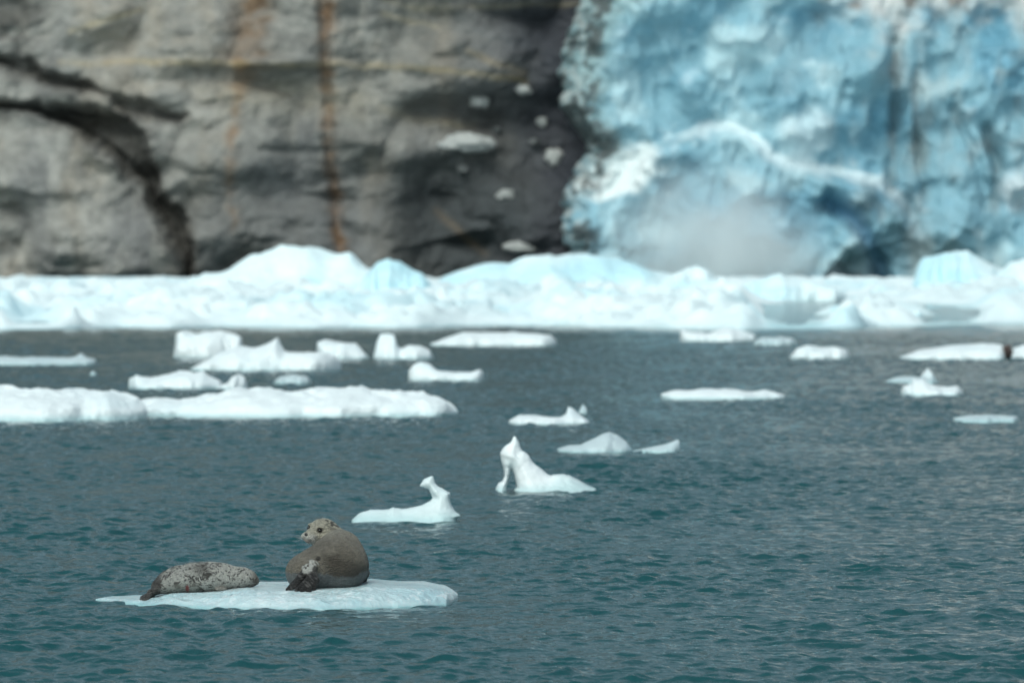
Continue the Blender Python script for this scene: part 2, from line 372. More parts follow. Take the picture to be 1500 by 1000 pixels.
# ------------------------------------------------------------------ glacier front
GLAC_Y = 1138.0; GPX = GLAC_Y / F_PX
ARCH = [(868, 318), (905, 262), (950, 222), (1000, 198), (1040, 184), (1075, 182), (1105, 196), (1128, 226), (1170, 240), (1230, 252), (1290, 272), (1325, 300), (1350, 345), (1362, 430)]
def glacier_depth(P, Q):
    wob = 14 * fbm(P / 70, Q / 70, oct=3, seed=121)
    D = 8.0 * fbm(P / 130, Q / 120, oct=3, seed=131) + 3.4 * fbm(P / 70, Q / 95, oct=3, seed=141, ridged=True) + 0.7 * fbm(P / 20, Q / 24, oct=3, seed=151)
    d, s, par = polyd(P + wob * .5, Q + wob * .5, ARCH); sd = d * s
    D = D + 6.5 * sst(-5, 22, sd) * sst(1.0, .85, par)
    D = D + 3.5 * gauss(np.hypot((P - 905) / 75, (Q - 255) / 42), 1)
    for pts, wd, dp in (([(1216, 300), (1246, 318), (1268, 350), (1286, 384), (1296, 430)], 15, 5), ([(1310, 60), (1312, 160), (1304, 275)], 8, 3), ([(1448, 190), (1462, 250), (1458, 290)], 10, 4), ([(1200, 20), (1165, 80), (1150, 130)], 18, 2), ([(1345, 100), (1342, 180), (1350, 280)], 7, 2.5), ([(1395, 160), (1430, 220), (1445, 300)], 8, 2.5)):
        D = D - dp * gauss(polyd(P + wob * .4, Q, pts)[0], wd)
    D = D + 4 * gauss(np.hypot((P - 1405) / 60, (Q - 310) / 80), 1)
    return D
def build_glacier():
    edge_y = [-400, -60, 0, 60, 100, 140, 185, 220, 250, 300, 350, 430]
    edge_x = [880, 868, 852, 828, 815, 822, 845, 858, 843, 822, 832, 852]
    py = np.concatenate([np.arange(436, -64, -2.5), -64 - np.array([10, 25, 45, 70, 110, 170, 260, 400, 600, 900, 1300])])
    u = np.concatenate([[0, .2, .4, .6, .8], np.arange(1, 321), 321 + np.cumsum(1.13 ** np.arange(0, 30))])
    Uq, Q = np.meshgrid(u, py, indexing='ij')
    rag = 15 * fbm(np.zeros_like(Q) + 3.3, Q / 30, oct=5, seed=161, gain=.65)
    e = np.interp(Q, edge_y, edge_x) + rag
    P = np.where(Uq < 1, e, e + (Uq - 1) * 2.5)
    Zf = CAM_H + (HORIZON - Q) * GPX
    D = glacier_depth(P, Q)
    near = P - e
    D = D - 7 * np.exp(-near / 16) + 1.5 * fbm(P / 9, Q / 9, oct=3, seed=171) * np.exp(-near / 45)
    X = (P - 750) * GPX
    Y = GLAC_Y + 0.10 * np.maximum(Zf, 0) - D + np.where(Uq < 1, (1 - Uq) * 70, 0)
    top = np.maximum(-64 - Q, 0) * GPX
    Y = Y + top * 3.0
    n1 = fbm(P / 110, Q / 80, oct=4, seed=181); n2 = fbm(P / 26, Q / 26, oct=4, seed=191); n3 = fbm(P / 40, Q / 110, oct=3, seed=195); n4 = fbm(P / 9, Q / 10, oct=3, seed=197)
    c = np.zeros(P.shape + (3,)) + np.array((0.215, 0.395, 0.475))
    c = mixc(c, (0.11, 0.29, 0.40), 0.75 * sst(0.0, .6, n1 + .25 * n2))
    c = mixc(c, (0.46, 0.64, 0.69), 0.75 * sst(0.05, .6, -n1 + .6 * n3 + .25 * n2))
    c = mixc(c, (0.62, 0.75, 0.79), 0.4 * sst(.25, .8, n2))
    d, s, par = polyd(P + 8 * n2, Q + 8 * n1, ARCH)
    c = mixc(c, (0.82, 0.90, 0.92), 0.6 * gauss(d - 3, 4 + 8 * sst(.2, -.4, n2)) * sst(.16, .3, par) * sst(.95, .75, par))
    c = mixc(c, (0.82, 0.88, 0.88), 0.9 * sst(1.15, .65, np.hypot((P - 905 - (255 - Q) * .9) / 62, (Q - 252) / 44) + .35 * n2))
    c = mixc(c, (0.62, 0.74, 0.78), 0.6 * sst(1.1, .5, np.hypot((P - 1180) / 50, (Q - 195) / 40) + .3 * n2))
    # dirty ice on the right and along the top, gravelly margin on the left
    right = sst(1180, 1300, P + 60 * n1)
    c = mixc(c, (0.30, 0.36, 0.37), 0.55 * right * sst(-.1, .5, n3 + .3 * n2))
    c = mixc(c, (0.62, 0.60, 0.58), 0.8 * sst(60, -10, Q + 40 * n2 + 40 * n1) * sst(1160, 1290, P + 40 * n2))
    c = mixc(c, (0.26, 0.19, 0.15), 0.7 * sst(20, 0, Q + 14 * n4) * sst(.0, .4, n2) * sst(1180, 1260, P))
    for pts, wd, a in (([(1330, -10), (1318, 60), (1312, 160), (1304, 275)], 8, .75), ([(1358, 30), (1345, 110), (1342, 180), (1350, 290)], 7, .6), ([(1448, 190), (1462, 250), (1458, 300)], 11, .7), ([(1215, 10), (1170, 75), (1150, 130)], 14, .4), ([(1490, 80), (1500, 200), (1496, 300)], 9, .5), ([(1310, 300), (1335, 350), (1345, 420)], 22, .7)):
        dd = polyd(P + 10 * n2, Q, pts)[0]
        c = mixc(c, (0.20, 0.215, 0.215), a * .8 * gauss(dd + 7 * n4, wd * 1.25) * (0.7 + .7 * n2))
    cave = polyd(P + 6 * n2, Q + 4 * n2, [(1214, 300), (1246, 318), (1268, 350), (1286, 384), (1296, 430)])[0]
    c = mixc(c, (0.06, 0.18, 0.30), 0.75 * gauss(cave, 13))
    c = mixc(c, (0.70, 0.76, 0.78), 0.6 * sst(1.1, .5, np.hypot((P - 1488) / 28, (Q - 280) / 40) + .4 * n2))
    mw = 62 + 26 * sst(200, 20, Q)
    nr = near + 16 * n2 + 10 * n4
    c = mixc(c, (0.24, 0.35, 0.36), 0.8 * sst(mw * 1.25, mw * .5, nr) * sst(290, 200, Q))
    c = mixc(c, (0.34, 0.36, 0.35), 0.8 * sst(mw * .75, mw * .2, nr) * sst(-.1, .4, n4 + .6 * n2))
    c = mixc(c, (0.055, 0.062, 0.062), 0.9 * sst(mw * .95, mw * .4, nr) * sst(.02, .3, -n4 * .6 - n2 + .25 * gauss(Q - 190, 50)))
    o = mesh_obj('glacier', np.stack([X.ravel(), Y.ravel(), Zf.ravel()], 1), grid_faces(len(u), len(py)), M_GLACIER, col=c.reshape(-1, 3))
    tag(o, 'broken blue glacier front calving into the fjord', 'glacier', kind='structure')
build_glacier()

def build_sky_blocking_mountain():  # out of view, added to keep bright sky out of the water's reflection
    x = np.linspace(-2500, 4500, 90); t = np.linspace(0, 1, 40)
    X, T = np.meshgrid(x, t, indexing='ij')
    Y = 2300 + 1500 * T + 120 * fbm(X / 500, T * 3, oct=3, seed=7)
    Z = -5 + 950 * T * (0.85 + .25 * fbm(X / 900, T, oct=3, seed=9)) + 90 * fbm(X / 240, T * 7, oct=4, seed=11, ridged=True) * T
    c = np.zeros(X.shape + (3,)) + np.array((0.09, 0.105, 0.11)); c = c * (1 + .4 * fbm(X / 200, T * 8, oct=4, seed=13))[..., None]
    o = mesh_obj('sky_blocking_mountain', np.stack([X.ravel(), Y.ravel(), Z.ravel()], 1), grid_faces(len(x), len(t)), M_ROCK, col=c.reshape(-1, 3))
    tag(o, 'unseen dark mountainside added behind the glacier to block sky', 'sky_blocking_mountain', kind='structure')
build_sky_blocking_mountain()

# calving spray: a real cloud of ice dust in front of the glacier foot
def build_spray():
    m = bpy.data.materials.new('ice_spray'); m.use_nodes = True; t = m.node_tree; t.nodes.remove(t.nodes['Principled BSDF'])
    v = nd(t, 'ShaderNodeVolumePrincipled'); v.inputs['Color'].default_value = (0.95, 0.99, 1.0, 1); v.inputs['Anisotropy'].default_value = 0.1
    tc = nd(t, 'ShaderNodeTexCoord')
    ln = nd(t, 'ShaderNodeVectorMath', operation='LENGTH'); t.links.new(tc.outputs['Object'], ln.inputs[0])
    n = nd(t, 'ShaderNodeTexNoise', Scale=2.3, Detail=5.0, Roughness=0.6); t.links.new(tc.outputs['Object'], n.inputs['Vector'])
    fall = nd(t, 'ShaderNodeMapRange'); fall.interpolation_type = 'SMOOTHSTEP'
    fall.inputs['From Min'].default_value = 1.0; fall.inputs['From Max'].default_value = 0.1; fall.inputs['To Min'].default_value = 0; fall.inputs['To Max'].default_value = 1
    t.links.new(ln.outputs['Value'], fall.inputs['Value'])
    nr = nd(t, 'ShaderNodeMapRange'); nr.inputs['From Min'].default_value = 0.30; nr.inputs['From Max'].default_value = 0.75; t.links.new(n.outputs['Fac'], nr.inputs['Value'])
    mu = nd(t, 'ShaderNodeMath', operation='MULTIPLY'); t.links.new(fall.outputs[0], mu.inputs[0]); t.links.new(nr.outputs[0], mu.inputs[1])
    mu2 = nd(t, 'ShaderNodeMath', operation='MULTIPLY'); t.links.new(mu.outputs[0], mu2.inputs[0]); mu2.inputs[1].default_value = 0.42
    t.links.new(mu2.outputs[0], v.inputs['Density']); t.links.new(v.outputs[0], t.nodes['Material Output'].inputs['Volume'])
    Y = 1112.0
    o = lump('ice_spray', (0, 0, 0), (1, 1, 1), m, (1, 1, 1), 1, amp=0.0, res=16)
    o.location = (x_at(1045, Y), Y, 0.5); o.scale = (205 * Y / F_PX, 14, 200 * Y / F_PX)
    tag(o, 'white ice dust thrown up by falling ice', 'ice dust', kind='stuff')
build_spray()

# ------------------------------------------------------------------ brash ice band: one mass of jammed ice
def build_brash():
    ys = [290.0]
    while ys[-1] < 1120: ys.append(ys[-1] * 1.0022)
    ys = np.array(ys); u = np.concatenate([np.linspace(-.3, -.1, 40)[:-1], np.arange(-0.1, 0.1001, 0.0007), np.linspace(.1, .3, 40)[1:]])
    U, Y = np.meshgrid(u, ys, indexing='ij'); X = U * Y
    P = U * F_PX + 750
    # jammed floes: cells with their own height and a dip at the seams
    H = np.zeros_like(X)
    for sc, hh, sd in ((7.0, .55, 1), (2.6, .35, 2), (1.2, .2, 3)):
        gx, gy = X / sc, Y / (sc * 1.6)
        ix, iy = np.floor(gx), np.floor(gy); d1 = np.full(X.shape, 9.); d2 = d1.copy(); hv = np.zeros_like(X)
        for a in (-1, 0, 1):
            for b in (-1, 0, 1):
                jx = ix + a + .5 + .45 * _h(ix + a, iy + b, ix * 0, 5 + sd); jy = iy + b + .5 + .45 * _h(ix + a, iy + b, ix * 0, 15 + sd)
                d = np.hypot(gx - jx, gy - jy); hvv = _h(ix + a, iy + b, ix * 0, 25 + sd) * .5 + .5
                hv = np.where(d < d1, hvv, hv); d2 = np.where(d < d1, d1, np.minimum(d2, d)); d1 = np.minimum(d1, d)
        H += hh * (0.05 + 1.25 * hv * hv + .2 * hv) * sst(0, .22, d2 - d1) * (1 - .35 * d1)
    H = H * (0.8 + .7 * fbm(X / 16, Y / 30, oct=3, seed=201)) + .16 * fbm(X / .8, Y / 1.2, oct=3, seed=203)
    H = H * np.interp(Y, [290, 340, 520, 800, 1100], [1.0, 1.5, 1.5, .9, .5]) * (1 - .88 * (sst(1105, 1125, P) * sst(1235, 1205, P) + sst(1335, 1355, P) * sst(1450, 1425, P)) * sst(470, 450, Y)) + 0.06 + sst(400, 560, Y) * .45 * np.clip(fbm(X / 9, Y / 26, oct=3, seed=207), 0, 1)
    front = 298 + 30 * fbm(X / 9, X * 0 + .5, oct=3, seed=211) + np.interp(P, [-400, 0, 250, 480, 900, 1500, 2000], [18, 0, 5, 12, 16, 10, 5])
    H = np.where(Y < front, -.4, H * sst(0, 5, Y - front) + .12 * sst(0, 1.5, Y - front))
    for pc, pw, yc, yw in ((1163, 44, 418, 92), (1220, 40, 500, 70), (1388, 46, 388, 55), (52, 34, 318, 14), (1300, 60, 455, 40)):
        m = sst(1.03, .97, np.hypot((P - pc) / pw, (Y - yc) / yw) + .42 * fbm(P / 22, Y / 30, oct=4, seed=221 + pc))
        H = H * (1 - .8 * sst(2.0, 1.0, np.hypot((P - pc) / pw, (Y - yc) / (yw * 1.3))))
        H = H * (1 - m) - .4 * m
    H = H * sst(1118, 1090, Y) - .3 * sst(1090, 1118, Y)
    n = fbm(X / 14, Y / 40, oct=4, seed=231)
    c = np.zeros(X.shape + (3,)) + np.array((0.81, 0.92, 0.94))
    c = mixc(c, (0.55, 0.80, 0.87), .75 * sst(.0, .5, n)); c = mixc(c, (0.50, 0.62, 0.66), .35 * sst(.1, .5, fbm(X / 5, Y / 20, oct=3, seed=241)))
    c = mixc(c, (0.30, 0.52, 0.56), .8 * sst(.12, 0.0, H))
    o = mesh_obj('brash_ice', np.stack([X.ravel(), Y.ravel(), H.ravel()], 1), grid_faces(len(u), len(ys)), M_FARICE, col=c.reshape(-1, 3))
    if o.data.polygons[0].normal.z < 0: o.data.flip_normals()
    tag(o, 'band of jammed white brash ice across the fjord below the cliff', 'brash ice', kind='stuff')
build_brash()

# ------------------------------------------------------------------ floating ice built as uneven mounds
WHITE = (0.76, 0.83, 0.85); TEAL = (0.30, 0.52, 0.55); CYAN = (0.45, 0.74, 0.83)
def mound(name, prof, waterline, depth, seed, mat, base=WHITE, rough=0.12, cyan=0.3, dist=None, res=None, power=2.6, wet=0.10, ridge=0.0):
    """prof: [(column, row), ...] outline of the crest; waterline row gives the distance; depth = half thickness in metres"""
    Y0 = dist if dist else y_water(waterline)
    Yc = Y0 + depth * .8
    px = np.array([p[0] for p in prof], float); pz = z_at([p[1] for p in prof], Yc)
    x0, x1 = x_at(px[0], Yc), x_at(px[-1], Yc); L = x1 - x0
    xs = x_at(px, Yc)
    step = res or max(Yc * 1.1 / F_PX, L / 260)
    nx = int(np.clip(L / step, 36, 300)); ny = int(np.clip(2 * depth / step * .5, 26, 110))
    sx = (1 - np.cos(np.linspace(0, np.pi, nx))) / 2 * .45 + np.linspace(0, 1, nx) * .55
    ty = np.sin(np.linspace(-np.pi / 2, np.pi / 2, ny)) * .6 + np.linspace(-1, 1, ny) * .4
    Sx, T = np.meshgrid(sx, ty, indexing='ij')
    X = x0 + L * Sx
    hw = depth * np.power(np.clip(1 - np.abs(2 * Sx - 1) ** 3.0, 0, 1), .55) * (1 + .16 * fbm(X / (L * .22), T * .8 + seed, oct=4, seed=seed)) + 1e-3
    off = .25 * depth * fbm(X / (L * .2), X * 0 + seed * 1.7, oct=2, seed=seed + 1)
    Y = Yc + off + T * hw
    xg = np.linspace(x0, x1, 600); pg = np.interp(xg, xs, pz)
    kw = 75; ker = np.hanning(kw); ker /= ker.sum()
    pw = np.convolve(np.pad(pg, kw // 2, mode='edge'), ker, 'valid')
    bl = np.clip(np.abs(T) * 1.3 - .1, 0, 1)
    crest = np.interp(X, xg, pg) * (1 - bl) + np.minimum(np.interp(X, xg, pw), np.interp(X, xg, pg) * 1.15 + .02) * bl
    hm = max(pz.max(), .05)
    crest = crest * (1 + .16 * rough / .1 * fbm(X / (hm * .9), T * depth / (hm * .9), oct=4, seed=seed + 21))
    rid = ridge * .5 * vnoise(X / (L * .08), X * 0 + .3, seed=seed + 9)
    g = np.clip(1 - np.abs(T - rid) ** power, 0, 1) ** .6
    spike = np.clip((crest - np.median(crest)) / hm, 0, 1)
    g = g * (1 - spike * np.clip(np.abs(T) * 1.1, 0, 1) ** 1.2 * .75)
    fr = hm * 1.3 + .02
    lum = rough * hm * (fbm(X / fr, Y / fr / 1.4, oct=5, seed=seed + 2, gain=.55) + .5 * fbm(X / fr / 3, Y / fr / 3, oct=3, seed=seed + 4, ridged=True))
    Z = crest * g + lum * np.clip(g * 1.6, 0, 1) * np.clip(crest / hm * 2, .25, 1)
    Z = np.where(np.abs(T) > .999, -.25 - .1 * hm, Z - .12 * hm * sst(.9, 1.0, np.abs(T)))
    edge = (Sx < 1e-6) | (Sx > 1 - 1e-6); Z = np.where(edge, -.25 - .1 * hm, Z)
    q = fr * .8
    Y = Y + rough * hm * 2.2 * fbm(X / q, Y / q, Z / q * 1.3, oct=4, seed=seed + 6); X = X + rough * hm * 1.0 * fbm(X / q, Y / q, Z / q + 9, oct=3, seed=seed + 8)
    n = fbm(X / (hm * 2.4), Y / (hm * 4), Z / (hm * .7), oct=4, seed=seed + 5)
    c = np.zeros(X.shape + (3,)) + np.array(base)
    c = c * (1 + .05 * fbm(X / hm, Y / hm, oct=3, seed=seed + 7))[..., None]
    c = mixc(c, CYAN, cyan * sst(-.1, .5, n) * 1.0)
    c = mixc(c, TEAL, .85 * sst(wet, 0.0, Z) * .9)
    o = mesh_obj(name, np.stack([X.ravel(), Y.ravel(), Z.ravel()], 1), grid_faces(nx, ny), mat, col=c.reshape(-1, 3))
    if o.data.polygons[(nx // 2) * (ny - 1) + ny // 2].normal.z < 0: o.data.flip_normals()
    return o

# large icebergs standing in the brash band
BERGS = [
 ('highest domed white iceberg in the jammed ice, before the rust streaked rock', [(268, 425), (300, 404), (340, 398), (370, 378), (390, 367), (412, 361), (440, 366), (470, 371), (490, 377), (512, 374), (528, 388), (545, 394), (580, 402), (622, 412), (650, 430)], 520, 6, 11),
 ('rounded white iceberg with a notch, right shoulder of the highest dome', [(520, 420), (538, 400), (550, 388), (566, 383), (585, 388), (600, 396), (618, 402), (628, 414), (640, 428)], 480, 5, 12),
 ('long arched white iceberg in front of the black cliff foot', [(630, 425), (652, 406), (680, 396), (700, 393), (722, 392), (745, 394), (770, 382), (800, 373), (815, 376), (860, 374), (890, 375), (920, 384), (950, 394), (985, 402), (1010, 412), (1030, 425)], 560, 8, 13),
 ('small pointed pale blue iceberg right of the long arched one', [(955, 425), (975, 406), (995, 398), (1022, 392), (1040, 400), (1055, 414), (1070, 428)], 500, 4, 14),
 ('tall white iceberg with a blue hollow side near the right edge', [(1338, 418), (1344, 392), (1352, 376), (1380, 370), (1412, 369), (1425, 378), (1442, 388), (1470, 398), (1490, 405), (1502, 420)], 640, 7, 15),
 ('white iceberg cut by the right edge of the picture', [(1440, 425), (1465, 400), (1482, 386), (1500, 380), (1530, 378), (1570, 390), (1610, 425)], 600, 6, 16),
 ('low white ice mound left of the highest dome', [(170, 425), (215, 412), (260, 411), (300, 408), (340, 406), (380, 425)], 560, 5, 17),
 ('low pointed ice mound below the spray cloud', [(1070, 430), (1100, 412), (1145, 403), (1165, 412), (1200, 414), (1240, 430)], 520, 4, 18),
 ('low smooth white floe behind the open water lead', [(1188, 464), (1215, 448), (1270, 440), (1310, 444), (1350, 450), (1375, 464)], 372, 6, 19),
]
for lab, prof, dist, dep, sd in BERGS:
    o = mound('iceberg', prof, None, dep, sd, M_FARICE, base=(0.72, 0.86, 0.89), rough=.10, cyan=.75, dist=dist, power=2.0, ridge=.3)
    tag(o, lab, 'iceberg', 'icebergs jammed in the brash ice')

# single floes on the open water
FLOES = [
 ('square white ice block farthest up the water, nearest the jammed ice', [(256, 524), (258, 490), (268, 485), (285, 487), (300, 483), (325, 485), (345, 492), (354, 497), (357, 524)], 524, 1.6, 31, .10),
 ('broad white floe with a sharp tooth, in front of the square ice block', [(278, 541), (300, 528), (320, 514), (345, 507), (370, 512), (388, 508), (398, 502), (406, 496), (412, 508), (418, 516), (440, 515), (470, 514), (490, 520), (500, 529)], 543, 2.0, 32, .10),
 ('low white floe touching the right end of the toothed floe', [(463, 524), (466, 503), (476, 499), (495, 502), (520, 503), (532, 514), (541, 525)], 526, 1.4, 33, .10),
 ('chair shaped white ice piece with an upright block at its left', [(547, 525), (550, 506), (556, 492), (566, 490), (578, 490), (582, 508), (588, 511), (598, 506), (616, 507), (630, 513), (635, 525)], 526, 1.2, 34, .06),
 ('low curved white ice sickle with a lumpy left head', [(598, 545), (604, 536), (616, 531), (628, 535), (640, 543), (665, 546), (690, 545), (703, 541), (708, 547)], 558, .9, 35, .08),
 ('long flat white floe just below the jammed ice, above the sickle', [(630, 503), (650, 496), (680, 488), (720, 487), (770, 488), (806, 490), (816, 500)], 507, 2.0, 36, .08),
 ('flat white floe with a hollow, just below the jammed ice at centre right', [(996, 490), (1000, 481), (1008, 486), (1040, 488), (1060, 480), (1085, 484), (1108, 492)], 500, 1.6, 37, .10),
 ('small dull ice slab touching the hollowed floe', [(1104, 501), (1115, 494), (1140, 494), (1160, 495), (1168, 502)], 506, 1.0, 38, .08),
 ('small lumpy white floe below the dull slab', [(1157, 522), (1168, 511), (1185, 506), (1205, 511), (1225, 509), (1240, 513), (1244, 521)], 526, 1.2, 39, .10),
 ('thin low floe with a notch alone in open water, right of centre', [(968, 577), (985, 572), (1010, 572), (1040, 569), (1075, 571), (1100, 574), (1120, 572), (1150, 578)], 585, 1.3, 40, .08),
 ('long smooth white floe beside the brown lump at the right edge', [(1318, 523), (1345, 514), (1380, 508), (1420, 505), (1440, 503), (1465, 505), (1474, 512), (1477, 522)], 527, 1.8, 41, .06),
 ('floe fragment cut by the right edge behind the brown lump', [(1478, 524), (1486, 512), (1500, 507), (1530, 506), (1550, 522)], 526, 1.2, 42, .08),
 ('narrow grey floe carrying the pointed ice spike', [(1298, 558), (1315, 552), (1335, 551), (1355, 553), (1375, 558)], 561, .9, 43, .08),
 ('white shoe shaped floe in front of the spike', [(1320, 574), (1324, 566), (1334, 564), (1338, 555), (1350, 555), (1362, 562), (1380, 567), (1402, 566), (1411, 573)], 580, 1.1, 44, .08),
 ('thin low ice slab nearest the right edge', [(1396, 611), (1420, 608), (1455, 608), (1488, 609), (1493, 613)], 619, .9, 45, .06),
 ('low rough floe cut by the left edge with a knob at its right', [(-60, 530), (-20, 524), (10, 521), (30, 524), (60, 523), (90, 525), (112, 523), (120, 518), (128, 524), (141, 527)], 535, 1.3, 46, .10),
 ('lumpy white floe with a small grey tail at its left end', [(189, 558), (200, 551), (220, 556), (245, 548), (262, 544), (285, 546), (298, 543), (312, 552), (326, 560)], 570, 1.2, 47, .12),
 ('small white knob of ice right of the lumpy floe', [(318, 566), (332, 560), (340, 549), (350, 546), (358, 552), (363, 566)], 571, .8, 48, .10),
 ('small dull oval ice slab between the knob and the sickle', [(401, 558), (412, 551), (430, 548), (450, 552), (456, 558)], 563, .7, 49, .06),
 ('tiny ice bit alone at far left below the knobbed floe', [(131, 548), (136, 543), (142, 548)], 550, .3, 50, .06),
 ('longest white floe, its right pointed end at picture centre', [(182, 602), (198, 588), (230, 584), (262, 587), (285, 581), (320, 578), (345, 571), (380, 570), (420, 571), (470, 570), (505, 570), (515, 565), (530, 566), (545, 574), (575, 575), (585, 571), (598, 574), (616, 571), (630, 578), (650, 585), (667, 594), (674, 602)], 611, 2.6, 51, .15),
 ('long thick white floe running off the left edge', [(-160, 590), (-90, 575), (-30, 570), (10, 569), (30, 573), (60, 575), (85, 574), (110, 571), (150, 578), (175, 581), (200, 586), (216, 603)], 617, 2.4, 52, .15),
 ('thin floe with an upright triangular fin at its right end', [(745, 616), (760, 608), (790, 610), (820, 611), (829, 607), (832, 595), (838, 597), (848, 607), (864, 617)], 622, 1.0, 53, .05),
 ('small upright ice shard just behind the triangular fin', [(846, 606), (851, 596), (854, 591), (858, 596), (861, 605)], 607, .3, 54, .05),
 ('low dome of grey white ice with a dark shaded right side', [(817, 657), (835, 652), (850, 651), (862, 646), (880, 637), (892, 635), (905, 639), (918, 647), (926, 658)], 663, .9, 55, .08),
 ('small glassy ice tip right of the grey white dome', [(922, 661), (950, 656), (975, 650), (992, 644), (999, 649), (996, 658)], 663, .5, 56, .06),
]
DULL = {38, 43, 45, 46, 49, 50, 55, 56, 54}
for lab, prof, wl, dep, sd, rg in FLOES:
    o = mound('ice_floe', prof, wl, dep, sd, M_FLOE, base=(0.50, 0.60, 0.63) if sd in DULL else WHITE, rough=rg, cyan=.12, wet={52: .20, 51: .13}.get(sd, .06 if sd > 50 else .10))
    tag(o, lab, 'ice floe', 'ice floes drifting on the open water')
Yd = y_water(527); o = lump('rock_lump', (x_at(1478, Yd), Yd + .8, float(z_at(516, Yd))), (.17, .4, .24), M_DIRT, (1, 1, 1), 66, amp=.7)
tag(o, 'dark reddish brown rock lump between two white floes at the right edge', 'rock', )

# floes whose outline overhangs: volume carved from a rounded, uneven slab
def carved(name, poly, holes, waterline, half, seed, label, vox, base):
    Yc = y_water(waterline) + half * .6
    P = np.array(poly, float); xs, zs = x_at(P[:, 0], Yc), z_at(P[:, 1], Yc)
    hz = [(x_at(np.array(h)[:, 0], Yc), z_at(np.array(h)[:, 1], Yc)) for h in holes]
    x = np.arange(xs.min() - .12, xs.max() + .12, vox); z = np.arange(-.22, zs.max() + .12, vox); y = np.arange(-half * 1.2 - .1, half * 1.2 + .1, vox * 1.3)
    Xg, Zg = np.meshgrid(x, z, indexing='ij')
    def sdf(px, pz):
        d = np.full(Xg.shape, 1e9); ins = np.zeros(Xg.shape, bool); n = len(px)
        for k in range(n):
            x0, z0, x1, z1 = px[k], pz[k], px[(k + 1) % n], pz[(k + 1) % n]
            t = np.clip(((Xg - x0) * (x1 - x0) + (Zg - z0) * (z1 - z0)) / ((x1 - x0) ** 2 + (z1 - z0) ** 2 + 1e-12), 0, 1)
            d = np.minimum(d, np.hypot(Xg - x0 - t * (x1 - x0), Zg - z0 - t * (z1 - z0)))
            c = ((z0 > Zg) != (z1 > Zg)) & (Xg < (x1 - x0) * (Zg - z0) / (z1 - z0 + 1e-12) + x0); ins ^= c
        return np.where(ins, -d, d)
    d = sdf(xs, zs)
    d = d - .022 * half / .5
    for hx, hzz in hz: d = np.maximum(d, -sdf(hx, hzz))
    zrel = np.clip(Zg / zs.max(), 0, 1)
    wmax = half * (1 - .72 * zrel ** .6)
    X3, Y3, Z3 = np.meshgrid(x, y, z, indexing='ij')
    din = np.maximum(-d, 0); hwid = wmax * np.sqrt(1 - np.exp(-din / (.05 + .12 * half)))
    f = np.maximum(d[:, None, :], -9) + 0 * Y3
    f = np.maximum(f, np.abs(Y3 + .1 * half * vnoise(X3 * 3, Z3 * 3, seed=seed)) - hwid[:, None, :]) if False else np.where(d[:, None, :] < 0, np.maximum(f, (np.abs(Y3) - hwid[:, None, :]) * .6), np.hypot(d[:, None, :], np.maximum(np.abs(Y3) - hwid[:, None, :], 0)))
    f = f + .018 * fbm(X3 * 5, Y3 * 4, Z3 * 5, oct=3, seed=seed) + .009 * fbm(X3 * 8, Y3 * 7, Z3 * 8, oct=3, seed=seed + 40, ridged=True)
    V, F = surface_nets(f, (x[0], y[0], z[0]), 1.0)
    V = (V - np.array([x[0], y[0], z[0]])) * np.array([vox, vox * 1.3, vox]) + np.array([x[0], y[0], z[0]])
    c = np.zeros((len(V), 3)) + np.array(base)
    c = c * (1 + .07 * fbm(V[:, 0] * 3, V[:, 1] * 3, V[:, 2] * 3, oct=3, seed=seed))[:, None]
    c = mixc(c, (0.42, 0.60, 0.62), .8 * sst(.16, 0.0, V[:, 2] + .04 * fbm(V[:, 0] * 2, V[:, 1] * 2, oct=2, seed=seed)))
    c = mixc(c, (0.50, 0.66, 0.68), .6 * sst(.1, .4, fbm(V[:, 0] * 1.2, V[:, 1], V[:, 2] * 1.5, oct=3, seed=seed + 3)))
    if seed == 62: c = mixc(c, (0.42, 0.56, 0.58), .7 * sst(.5, .9, (V[:, 0] - xs.min()) / np.ptp(xs) + .1 * fbm(V[:, 0] * 4, V[:, 1] * 4, V[:, 2] * 4, oct=3, seed=9)))
    V[:, 1] += Yc
    o = mesh_obj(name, V, F, M_FLOE, col=c)
    tag(o, label, 'ice floe', 'ice floes drifting on the open water')
    return o
carved('ice_floe', [(517, 790), (517, 762), (530, 752), (543, 748), (568, 748), (576, 745), (590, 747), (604, 744), (620, 740), (632, 734), (635, 729), (632, 720), (630, 714), (624, 713), (616, 711), (622, 703), (633, 698), (635, 708), (640, 713), (648, 717), (657, 723), (657, 730), (660, 740), (666, 750), (673, 755), (667, 760), (666, 790)], [],
       765, .42, 61, 'white floe with a thin swan neck bent to the left, behind the alert seal', .014, (0.62, 0.72, 0.74))
carved('ice_floe', [(727, 745), (727, 716), (731, 709), (737, 706), (741, 698), (740, 688), (737, 678), (734, 664), (741, 654), (750, 648), (754, 640), (759, 648), (762, 660), (768, 663), (774, 668), (780, 678), (785, 682), (790, 686), (798, 694), (806, 698), (820, 696), (835, 699), (850, 707), (860, 712), (872, 716), (872, 745)],
       [[(744, 745), (743, 712), (745, 702), (749, 688), (752, 694), (755, 706), (756, 713), (752, 717), (751, 745)]],
       720, .5, 62, 'tall white ice crag with a small arch at its left foot', .017, (0.74, 0.80, 0.82))
Ysp = y_water(559); o = mound('ice_spike', [(1347, 553), (1353, 545), (1359, 538), (1364, 545), (1370, 554)], None, .25, 70, M_FLOE, base=(.62, .70, .73), dist=Ysp + .3)
tag(o, 'pointed ice spike standing up behind the shoe shaped floe', 'ice spike')

